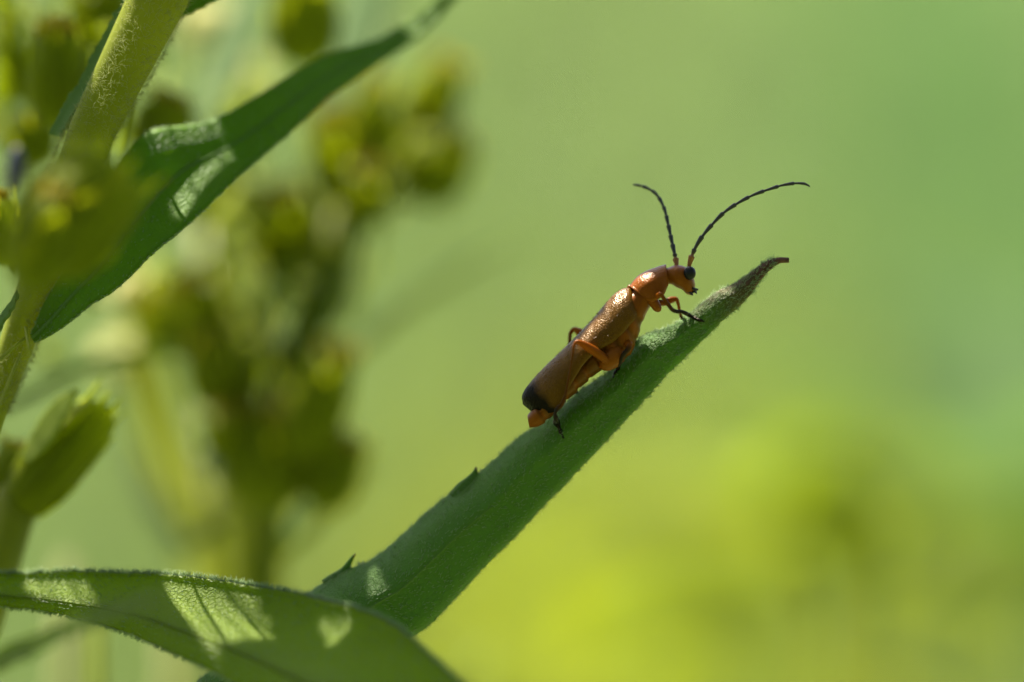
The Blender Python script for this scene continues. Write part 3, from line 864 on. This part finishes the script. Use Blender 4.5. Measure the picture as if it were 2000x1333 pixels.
# pronotum: shield over the prothorax with a slightly raised rim
ps = [((1231,561),(1258,581),40), ((1236,553),(1266,584),43), ((1247,541),(1275,580),45), ((1264,531),(1286,573),45), ((1283,524),(1294,566),42), ((1296,520),(1300,556),35), ((1301,520),(1303,550),31)]
pr_ = smooth([(d[0], d[1], e[0], e[1], w) for d, e, w in ps], 34)
pv = []; m_ = 25
for i, (dx, dy, ex, ey, w) in enumerate(pr_):
    t = i / 33
    for j in range(m_):
        a = math.radians(-112 + 224 * j / (m_ - 1))
        ca, sa = math.cos(a), math.sin(a)
        rim = 1.0 + (0.07 if j in (1, m_ - 2) else 0.04 if j in (0, m_ - 1) else 0) - 0.05 * math.sin(math.pi * t) * (0 if abs(a) < 1.2 else 1)
        if i < 2 or i > 31: rim += 0.03
        pv.append(bp(ex + (dx - ex) * (ca * 0.86 + 0.14) * rim, ey + (dy - ey) * (ca * 0.86 + 0.14) * rim, -W(w) * sa * rim))
pf = [(i*m_+j, i*m_+j+1, (i+1)*m_+j+1, (i+1)*m_+j) for i in range(33) for j in range(m_-1)]
pn = obj("pronotum", pv, pf, M['shell'], beetle)
sd = pn.modifiers.new("thickness", 'SOLIDIFY'); sd.thickness = 0.008; sd.offset = 0

# wing cases
es = [((1231,564),(1240,588),30), ((1222,565),(1238,604),44), ((1206,573),(1224,622),53), ((1185,594),(1200,648),56), ((1160,624),(1170,670),57), ((1130,655),(1142,694),57),
      ((1095,690),(1114,732),56), ((1062,722),(1092,766),54), ((1038,748),(1078,789),47), ((1026,764),(1064,797),36), ((1021,778),(1046,799),22), ((1023,790),(1034,799),7)]
er = smooth([(d[0], d[1], e[0], e[1], w) for d, e, w in es], 90)
def elytron(sign):
    vv, uu, m2 = [], [], 18
    for i, (dx, dy, ex, ey, w) in enumerate(er):
        for j in range(m2):
            a = math.radians(2.0 + 104 * j / (m2 - 1))
            ca, sa = math.cos(a), math.sin(a)
            ridge = 1 + 0.012 * math.cos(4 * a)
            vv.append(bp(ex + (dx - ex) * (max(ca, -1)) * ridge, ey + (dy - ey) * ca * ridge, sign * W(w) * (sa ** 0.9) * ridge - sign * 0.004 * (j == 0) * -1))
            uu.append(i / 89)
    ff = [(i*m2+j, i*m2+j+1, (i+1)*m2+j+1, (i+1)*m2+j) for i in range(89) for j in range(m2-1)]
    o = obj("elytron", vv, ff, M['elytron'], beetle, u=uu)
    s = o.modifiers.new("thickness", 'SOLIDIFY'); s.thickness = 0.007; s.offset = 0
    return np.array([tuple(q) for q in vv]).reshape(90, m2, 3)
near = elytron(-1); far = elytron(1)
scut = [(1238,560,0.0,8),(1232,563,0.0,15),(1224,567,0.0,6)]
ptube("scutellum", [(a, b, BY + y, w) for a, b, y, w in scut], M['shell'], beetle, n=10, sides=8)
hr = []
for g in (near, far):
    for k in range(450):
        i = rng.integers(2, 70); j = rng.integers(0, 16)
        nv = np.cross(g[i+1, j]-g[i, j], g[i, j+1]-g[i, j]); nv /= np.linalg.norm(nv) + 1e-9
        cc = g[i].mean(axis=0); cc = cc - np.array([0, 0, 0.05])
        if np.dot(nv, g[i, j] - cc) < 0: nv = -nv
        al = g[i+1, j] - g[i, j]; al /= np.linalg.norm(al)
        hr.append((g[i, j] + rng.normal(size=3) * 0.003, nv * 0.55 + al * 0.9 + rng.normal(size=3) * 0.2, rng.uniform(0.008, 0.017)))
hairs("fine_hairs", hr, M['beetle_hair'], beetle, rad=0.0007)

# eyes
def ball(name, c, r, mat, parent, sx=1, sy=1, sz=1, nu=18, nv=12):
    vv = [(c.x + r*sx*math.sin(math.pi*i/nv)*math.cos(2*math.pi*k/nu), c.y + r*sy*math.sin(math.pi*i/nv)*math.sin(2*math.pi*k/nu), c.z + r*sz*math.cos(math.pi*i/nv)) for i in range(nv+1) for k in range(nu)]
    ff = [(i*nu+k, i*nu+(k+1)%nu, (i+1)*nu+(k+1)%nu, (i+1)*nu+k) for i in range(nv) for k in range(nu)]
    return obj(name, vv, ff, mat, parent)
for s in (-1, 1):
    ball("eye", bp(1347, 534, s * 0.058), 0.024, M['eye'], beetle, 1.0, 0.95, 1.12)
# mouthparts
for pts in ([(1346,566,-0.03,5),(1353,564,-0.035,5),(1359,566,-0.04,6),(1364,566,-0.04,3)], [(1346,569,-0.02,5),(1352,571,-0.025,4),(1356,570,-0.03,5),(1361,574,-0.03,2)],
            [(1342,570,-0.03,5),(1348,572,-0.035,4),(1351,575,-0.035,5),(1353,577,-0.03,2)], [(1348,566,0.03,5),(1356,568,0.035,5),(1361,571,0.04,2)]):
    ptube("palp", [(a, b, BY + y, w) for a, b, y, w in pts], M['black'], beetle, n=14, sides=7)
for s in (-1, 1):
    ptube("mandible", [(1347,560,BY+s*0.02,9),(1354,563,BY+s*0.018,7),(1358,568,BY+s*0.008,3)], M['black'], beetle, n=12, sides=8)

# antennae: eleven club-shaped joints
def antenna(pts, y0, y1, wpx):
    p = smooth(pts, 160)
    path, L = [], len(p)
    joints = [0, 0.085, 0.125] + [0.125 + 0.875 * k / 9 for k in range(1, 10)]
    for i, (a, b) in enumerate(p):
        t = i / (L - 1)
        k = max(0, min(10, int(np.searchsorted(joints, t, 'right') - 1)))
        f = (t - joints[k]) / (joints[k+1] - joints[k]) if k < 11 else 1
        base = wpx * (1.15 if k == 0 else 0.95) * (1 - 0.38 * max(0, t - 0.15))
        w = base * (0.58 + 0.56 * f ** 1.2) * (0.5 if (f > 0.92 and k < 10) else 1)
        if k == 10: w *= (1 - 0.75 * max(0, f - 0.5) * 2 * 0.9)
        y = BY + y0 + (y1 - y0) * t
        q = P(a, b, y)
        path.append((*q, W(max(w, 1.0), y) / 2))
    verts, faces, us, vs = tube_data_raw(path, 9)
    obj("antenna", verts, faces, M['antenna'], beetle, u=us, v=vs)

def tube_data_raw(path, sides):
    n = len(path)
    p = np.array(path)
    c, r = p[:, :3], p[:, 3]
    tan = np.gradient(c, axis=0); tan /= np.linalg.norm(tan, axis=1)[:, None]
    nrm = np.cross(tan[0], [0, 1, 0.0]); verts, us, vs = [], [], []
    for i in range(n):
        nrm = nrm - tan[i]*nrm.dot(tan[i]); nrm /= np.linalg.norm(nrm); b = np.cross(tan[i], nrm)
        for k in range(sides):
            a = 2*math.pi*k/sides
            verts.append(c[i] + (nrm*math.cos(a) + b*math.sin(a))*r[i]); us.append(i/(n-1)); vs.append(k/sides)
    faces = [(i*sides+k, i*sides+(k+1)%sides, (i+1)*sides+(k+1)%sides, (i+1)*sides+k) for i in range(n-1) for k in range(sides)]
    faces += [tuple(range(sides-1, -1, -1)), tuple(range((n-1)*sides, n*sides))]
    return verts, faces, us, vs
antenna([(1345,524),(1349,508),(1353,496),(1360,481),(1375,458),(1392,438),(1415,415),(1440,398),(1470,382),(1500,371),(1535,361),(1562,358.5),(1573,360),(1582,365)], -0.03, -0.06, 10.8)
antenna([(1322,521),(1320,508),(1318,498),(1312,471),(1305,438),(1297,407),(1289,390),(1281,379),(1268,370),(1250,363),(1236,361)], 0.03, 0.20, 10.8)

# legs: femur, tibia and jointed tarsus in one limb each
def leg(rows_):
    """rows: px, py, depth, width, u (colour position along the limb)"""
    n = 90
    r = smooth([(*P(a, b, y), W(w) / 2, u * 0.001) for a, b, y, w, u in rows_], n)
    verts, faces, us, vs = tube_data_raw([tuple(q[:4]) for q in r], 10)
    u = np.repeat(np.clip(r[:, 4] * 1000, 0, 1), 10)
    obj("leg", verts, faces, M['leg'], beetle, u=u, v=vs)
pp = perch_point
# near fore leg
ptube("coxa", [(1266,570,BY-0.05,20),(1272,582,BY-0.06,21),(1280,596,BY-0.065,19),(1287,606,BY-0.06,13),(1289,609,BY-0.06,5)], M['shell'], beetle, n=20, sides=12)
leg([(1278,584,BY-0.06,10,0.2),(1286,577,BY-0.10,11,0.4),(1291,576,BY-0.125,9,0.55),(1297,584,BY-0.12,8,0.60),(1307,598,BY-0.11,8,0.66),(1314,606,BY-0.10,8,0.72),(1322,609,BY-0.09,8,0.78),(1332,609,BY-0.08,7,0.85),(1336,611,BY-0.075,8,0.9),
     (1340,613,pp(1340,625)-0.02,6,0.92),(1346,616,pp(1346,625)-0.01,9,0.94),(1350,618,pp(1350,622)-0.005,6,0.96),(1357,622,pp(1357,622),10,0.98),(1361,624,pp(1361,624),6,0.98),(1367,626,pp(1367,626),7,1),(1376,628,pp(1376,628),3,1)])
# far fore leg: raised orange femur, tibia down behind the leaf, claw showing past its lower edge
leg([(1284,592,BY+0.05,12,0.1),(1300,591,BY+0.07,13,0.2),(1312,586,BY+0.08,13,0.3),(1321,585,BY+0.085,9,0.4),(1324,592,BY+0.09,7,0.45),(1327,606,BY+0.10,6,0.5),(1331,622,BY+0.12,6,0.7),(1337,645,BY+0.13,6,0.8),
     (1344,664,BY+0.11,6,0.9),(1347,672,BY+0.09,5,0.95),(1351,678,BY+0.08,6,1),(1353,682,BY+0.075,4,1),(1349,685,BY+0.07,3,1)])
# near middle leg
leg([(1225,672,BY-0.07,18,0.2),(1228,676,BY-0.10,16,0.5),(1227,682,BY-0.11,11,0.68),(1220,690,BY-0.11,9,0.74),(1214,700,BY-0.10,8,0.8),(1211,708,BY-0.09,9,0.9),(1209,712,pp(1209,720)-0.012,6,0.92),(1207,719,pp(1207,722)-0.008,9,0.95),
     (1205,723,pp(1205,723)-0.004,6,0.96),(1202,730,pp(1202,730),9,0.98),(1200,733,pp(1200,733),5,1),(1198,738,pp(1198,738),4,1)])
# far middle leg
leg([(1228,655,BY+0.06,14,0.2),(1236,658,BY+0.10,10,0.5),(1240,668,BY+0.11,8,0.7),(1243,680,BY+0.14,6,0.9),(1246,695,BY+0.16,5,1)])
# near hind leg: thick coxa, bright femur up to the knee, tibia down, dark tarsus
ptube("coxa", [(1206,680,BY-0.05,34),(1200,692,BY-0.068,42),(1190,704,BY-0.075,40),(1176,712,BY-0.07,26),(1168,713,BY-0.065,8)], M['shell'], beetle, n=20, sides=14)
leg([(1186,706,BY-0.10,14,0.15),(1176,697,BY-0.118,17,0.25),(1162,687,BY-0.13,18,0.32),(1146,677,BY-0.145,16,0.4),(1133,670,BY-0.155,12,0.46),(1126,668,BY-0.16,8,0.5),(1122,673,BY-0.16,6,0.53),(1119,690,BY-0.155,5,0.60),(1114,720,BY-0.145,5,0.62),
     (1109,750,BY-0.135,5,0.63),(1103,776,BY-0.13,6,0.65),(1096,792,BY-0.125,9,0.66),(1088,800,BY-0.12,9,0.74),(1085,806,BY-0.12,6,0.85),(1086,818,BY-0.11,10,0.9),(1088,822,BY-0.10,6,0.92),(1090,832,pp(1090,838)-0.015,10,0.95),
     (1092,836,pp(1092,838)-0.008,6,0.97),(1096,845,pp(1096,845),10,1),(1098,849,pp(1098,849),5,1),(1101,857,pp(1101,857),4,1)])
# far hind leg: knee arching up behind the back
leg([(1186,690,BY+0.08,18,0.2),(1150,665,BY+0.13,20,0.35),(1130,648,BY+0.15,15,0.45),(1121,644,BY+0.155,10,0.5),(1115,650,BY+0.155,8,0.55),(1113,664,BY+0.15,7,0.58),(1113,700,BY+0.14,7,0.6),(1122,750,BY+0.13,7,0.7),(1130,775,BY+0.13,6,0.9),(1140,790,BY+0.13,5,1)])

# ------------------------------------------------------------------ plants farther back on the right
def lance_mesh(L, w, mat, parent, base, yaw, pitch, droop=0.3, roll=0.0, n=12, name="leaf"):
    d = Vector((math.cos(pitch)*math.cos(yaw), math.cos(pitch)*math.sin(yaw), math.sin(pitch)))
    side = d.cross(Vector((0, 0, 1))).normalized()
    up = side.cross(d)
    side, up = side*math.cos(roll)+up*math.sin(roll), up*math.cos(roll)-side*math.sin(roll)
    verts, us, vs = [], [], []
    for i in range(n):
        t = i / (n - 1)
        ww = w * (math.sin(math.pi * min(1, (t * 0.94 + 0.06)) ** 0.8)) ** 0.8 * 0.5 if t < 1 else 0.002
        c = base + d * L * t - Vector((0, 0, 1)) * droop * L * t * t
        for s in (-1, -0.5, 0, 0.5, 1):
            verts.append(c + side * ww * s + up * ww * (0.35 * abs(s) - 0.1)); us.append(t); vs.append(s)
    faces = [(i*5+j, i*5+j+1, (i+1)*5+j+1, (i+1)*5+j) for i in range(n-1) for j in range(4)]
    return verts, faces, us, vs

M['olive_leaf'] = leaf_mat('olive_leaf', (0.10, 0.138, 0.0005), (0.12, 0.165, 0.001), (0.22, 0.30, 0.001), trans=0.4, cell=8, bump=0.2, rough=0.7, spec=0.15)
M['lime_leaf'] = leaf_mat('lime_leaf', (0.16, 0.20, 0.008), (0.19, 0.23, 0.01), (0.34, 0.40, 0.01), trans=0.5, cell=8, bump=0.2, rough=0.7, spec=0.15)
M['cool_leaf'] = leaf_mat('cool_leaf', (0.06, 0.12, 0.030), (0.08, 0.14, 0.04), (0.16, 0.30, 0.045), trans=0.4, cell=8, bump=0.2, rough=0.7, spec=0.15)
def back_plant(px, py, y, rpx, mat, n, L, w, label, name="blurred_plant", seed=1):
    r = np.random.default_rng(seed)
    c = P(px, py, y); R_ = W(rpx, y)
    t_ = thing(name, (c.x, y, float(bank_z(c.x, y)) - 0.2), label, "plant", "blurred plants in the background")
    tube("stem", [(c.x, y, float(bank_z(c.x, y)) - 0.5, 0.22), (c.x + 0.5, y, (c.z + bank_z(c.x, y)) / 2, 0.14), (c.x, y, c.z, 0.06)], M['stem'], t_, n=20, sides=8)
    for k in range(n):
        off = Vector((r.normal() * R_ * 0.45, r.normal() * R_ * 0.4, r.normal() * R_ * 0.4))
        v, f, us, vs = lance_mesh(L * r.uniform(0.7, 1.2), w * r.uniform(0.8, 1.2), mat, t_, c + off * 0.5, r.uniform(0, 6.28), r.uniform(-0.3, 0.8), 0.3, r.uniform(-0.5, 0.5))
        obj("leaf", v, f, mat, t_, u=us, v=vs)
    return t_
back_plant(1650, 995, 13.0, 230, M['olive_leaf'], 11, 1.05, 0.5, "darkest blurred olive leaf cluster standing apart in the background", seed=3)
back_plant(1790, 1070, 17, 200, M['olive_leaf'], 9, 1.4, 0.6, "fainter olive leaf cluster beside the dark olive one", seed=4)
back_plant(1400, 1110, 26, 260, M['lime_leaf'], 9, 2.6, 0.9, "soft lime green leaf cluster between the perch leaf and the olive clusters", seed=5)
back_plant(1960, 1000, 34, 330, M['cool_leaf'], 14, 4.5, 1.6, "cool green blurred leafy plant beyond the olive clusters", seed=6)
back_plant(900, 1330, 5.5, 50, M['olive_leaf'], 4, 0.5, 0.12, "small blurred olive leaf tuft behind the broad leaf's tip end", seed=8)

# ------------------------------------------------------------------ unseen leaves added overhead, placed to dapple the sunlight
def light_space(p):
    e1 = Vector((1, 0, 0)); e1 = (e1 - SUN * e1.dot(SUN)).normalized(); e2 = SUN.cross(e1)
    p = np.asarray(p, float)
    return np.stack([p @ np.array(e1), p @ np.array(e2)], -1)

lit_px = []      # photo points in sunlight (px, py, depth, radius px)
def lit_poly(poly, y, step=14):
    """y: a depth, or the grid of the leaf the sun patch lies on"""
    poly = np.array(poly, float)
    for a in np.arange(poly[:, 0].min(), poly[:, 0].max(), step):
        for b in np.arange(poly[:, 1].min(), poly[:, 1].max(), step):
            if inside(np.array([[a, b]]), poly)[0]:
                lit_px.append((a, b, surf_y(y, a, b, 0.01) if isinstance(y, np.ndarray) else y))
def inside(q, poly):
    x, y = q[:, 0], q[:, 1]
    r = np.zeros(len(q), bool)
    for i in range(len(poly)):
        x1, y1 = poly[i]; x2, y2 = poly[(i + 1) % len(poly)]
        cond = ((y1 > y) != (y2 > y)) & (x < (x2 - x1) * (y - y1) / (y2 - y1 + 1e-12) + x1)
        r ^= cond
    return r
lit_poly([(380,1148),(472,1142),(512,1242),(394,1258)], bgrid, 10)
lit_poly([(45,1113),(135,1113),(190,1208),(150,1208)], bgrid, 10)
lit_poly([(330,1118),(450,1125),(450,1142),(330,1140)], bgrid)
lit_poly([(1262,650),(1320,632),(1340,690),(1285,695)], pgrid, 10)
lit_poly([(1345,625),(1400,580),(1425,585),(1372,650)], pgrid, 12)
lit_poly([(728,1137),(748,1133),(746,1144),(730,1148)], pgrid, 6)
lit_poly([(1192,590),(1218,572),(1232,592),(1212,618),(1195,615)], near, 6)
lit_poly([(1128,668),(1140,668),(1178,692),(1170,700)], BY - 0.14, 6)
lit_poly([(1135,655),(1162,634),(1184,652),(1160,690),(1142,690)], near, 6)
lit_poly([(1257,546),(1270,546),(1270,556),(1257,556)], BY - 0.085, 6)
lit_poly([(1240,610),(1250,610),(1248,635),(1236,635)], BY - 0.09, 6)
lit_poly([(235,-20),(320,-20),(280,120),(205,140)], 0.0)
for a, b, y in ((20,80,2.6),(110,40,1.1),(60,230,1.5),(190,0,1.9),(15,200,2.0)):
    lit_poly([(a-30,b-30),(a+30,b-30),(a+30,b+30),(a-30,b+30)], y, 15)
lit_poly([(284,262),(322,256),(394,318),(362,330)], dgrid, 10)
lit_poly([(385,240),(420,236),(425,250),(395,255)], dgrid, 8)
lit_poly([(790,20),(850,0),(850,40),(800,60)], dgrid)
lit_poly([(60,650),(80,660),(20,790),(-20,780)], 0.05)
lit_poly([(100,775),(150,765),(110,870),(60,880)], Yb-0.14)
lit_poly([(92,345),(118,345),(118,368),(92,368)], -1.6, 8)
lit_poly([(180,1190),(225,1190),(225,1215),(180,1215)], -1.1)
for a, b in ((430,1050),(435,830),(640,560),(585,480),(880,140),(745,180),(655,700),(692,875),(330,560),(470,700),(600,60),(420,600),(700,420),(830,300)):
    lit_poly([(a-16,b-16),(a+16,b-16),(a+16,b+16),(a-16,b+16)], Y, 10)
for a, b, y in ((250,545,3.6),(240,680,4.4),(400,40,4.0),(700,50,5.0),(470,140,4.6)):
    lit_poly([(a-30,b-30),(a+30,b-30),(a+30,b+30),(a-30,b+30)], y, 15)
lit_ls = light_space([tuple(P(*q)) for q in lit_px])

shade_pts = []
for g, cols in ((pgrid, 24), (bgrid, 26), (dgrid, 20)):
    for i in range(0, g.shape[0], 4):
        for j in range(0, cols, 4):
            shade_pts.append(g[i, j])
for i in range(0, 90, 2):
    for j in (0, 3, 6, 9, 12, 15):
        shade_pts.append(near[i, j])
for v_ in pv[::9]:
    shade_pts.append(np.array(v_))
for i in range(0, 400, 12):
    a, b, y, w = stp[i]
    shade_pts += [np.array(P(a, b, y)), np.array(P(a - w/2, b, y)), np.array(P(a + w/2, b, y))]
for bx, by, tx, ty, w, y in ((60,520,240,310,190,-1.45), (50,560,112,375,120,-1.6)):
    for t in np.linspace(0.05, 1.0, 9):
        for q in (-0.1, 0.2, 0.45):
            shade_pts.append(np.array(P(bx+(tx-bx)*t+q*w*0.7, by+(ty-by)*t+q*w*0.7, y)))
shade_ls = light_space(shade_pts)
dmin = np.min(np.linalg.norm(shade_ls[:, None] - lit_ls[None], axis=2), axis=1)
shade_ls = shade_ls[dmin > 0.03]

shade_canopy = thing("overhead_shade_plant", (-6.5, 7.0, 0.0), "unseen leafy plant added over the scene, its leaves placed to shade the beetle", "plant")
covered = np.zeros(len(shade_ls), bool)
lo, hi = shade_ls.min(0) - 0.2, shade_ls.max(0) + 0.2
e1 = Vector((1, 0, 0)); e1 = (e1 - SUN * e1.dot(SUN)).normalized(); e2 = SUN.cross(e1)
origin = Vector((0, 0, H))
o_ls = light_space(tuple(origin))
crng = np.random.default_rng(21)
count = 0
for attempt in range(15000):
    if covered.mean() > 0.985 or count > 170:
        break
    todo = shade_ls[~covered]
    a, b = todo[crng.integers(len(todo))] + crng.normal(size=2) * 0.25
    zt = H + crng.uniform(3.0, 4.6)
    p0 = e1 * float(a) + e2 * float(b)
    base0 = p0 + SUN * ((zt - p0.z) / SUN.z)
    big = attempt < 5500
    L = crng.uniform(1.4, 2.6) if big else crng.uniform(0.45, 1.2)
    w = L * crng.uniform(0.20, 0.30)
    yaw, pitch = crng.uniform(0, 6.283), crng.uniform(-0.35, 0.25)
    d = Vector((math.cos(pitch)*math.cos(yaw), math.cos(pitch)*math.sin(yaw), math.sin(pitch)))
    v, f, us, vs = lance_mesh(L, w, None, None, base0 - d * L * 0.5, yaw, pitch, 0.12, crng.uniform(-0.4, 0.4), n=14)
    va = np.array([tuple(q) for q in v])
    if va[:, 2].min() < H + 2.3 + 0.06 * max(0, va[:, 1].max()):
        continue
    g = light_space(va).reshape(14, 5, 2)
    poly = np.concatenate([g[:, 0], g[::-1, 4]])
    if inside(lit_ls, poly).any() or np.min(np.linalg.norm(lit_ls[:, None] - poly[None], axis=2)) < 0.018:
        continue
    cov = inside(shade_ls, poly) & ~covered
    if cov.sum() < (6 if big else 2 if attempt < 12000 else 1):
        continue
    covered |= cov
    obj("leaf", v, f, M['shade_canopy'], shade_canopy, u=us, v=vs)
    # leaf stalk back to the arching stem
    count += 1
    root = base0 - d * L * 0.5
    hub = Vector((-5.2 + crng.normal() * 0.3, 5.5 + crng.normal() * 0.3, H + 5.2 + crng.uniform(-0.3, 0.6)))
    mid = (root + hub) / 2 + Vector((0, 0, 0.8))
    tube("leaf_stalk", [(*hub, 0.012), (*mid, 0.009), (*root, 0.008)], M['stem'], shade_canopy, n=10, sides=5)
print("canopy leaves", count, "covered", round(float(covered.mean()), 3))
tube("stem", [(-6.5, 7.0, -0.5, 0.5), (-6.9, 7.0, 40, 0.4), (-6.3, 6.5, 76, 0.32), (-5.2, 5.5, H + 5.2, 0.2), (-4.9, 5.2, H + 6.0, 0.1)], M['stem'], shade_canopy, n=40, sides=12)
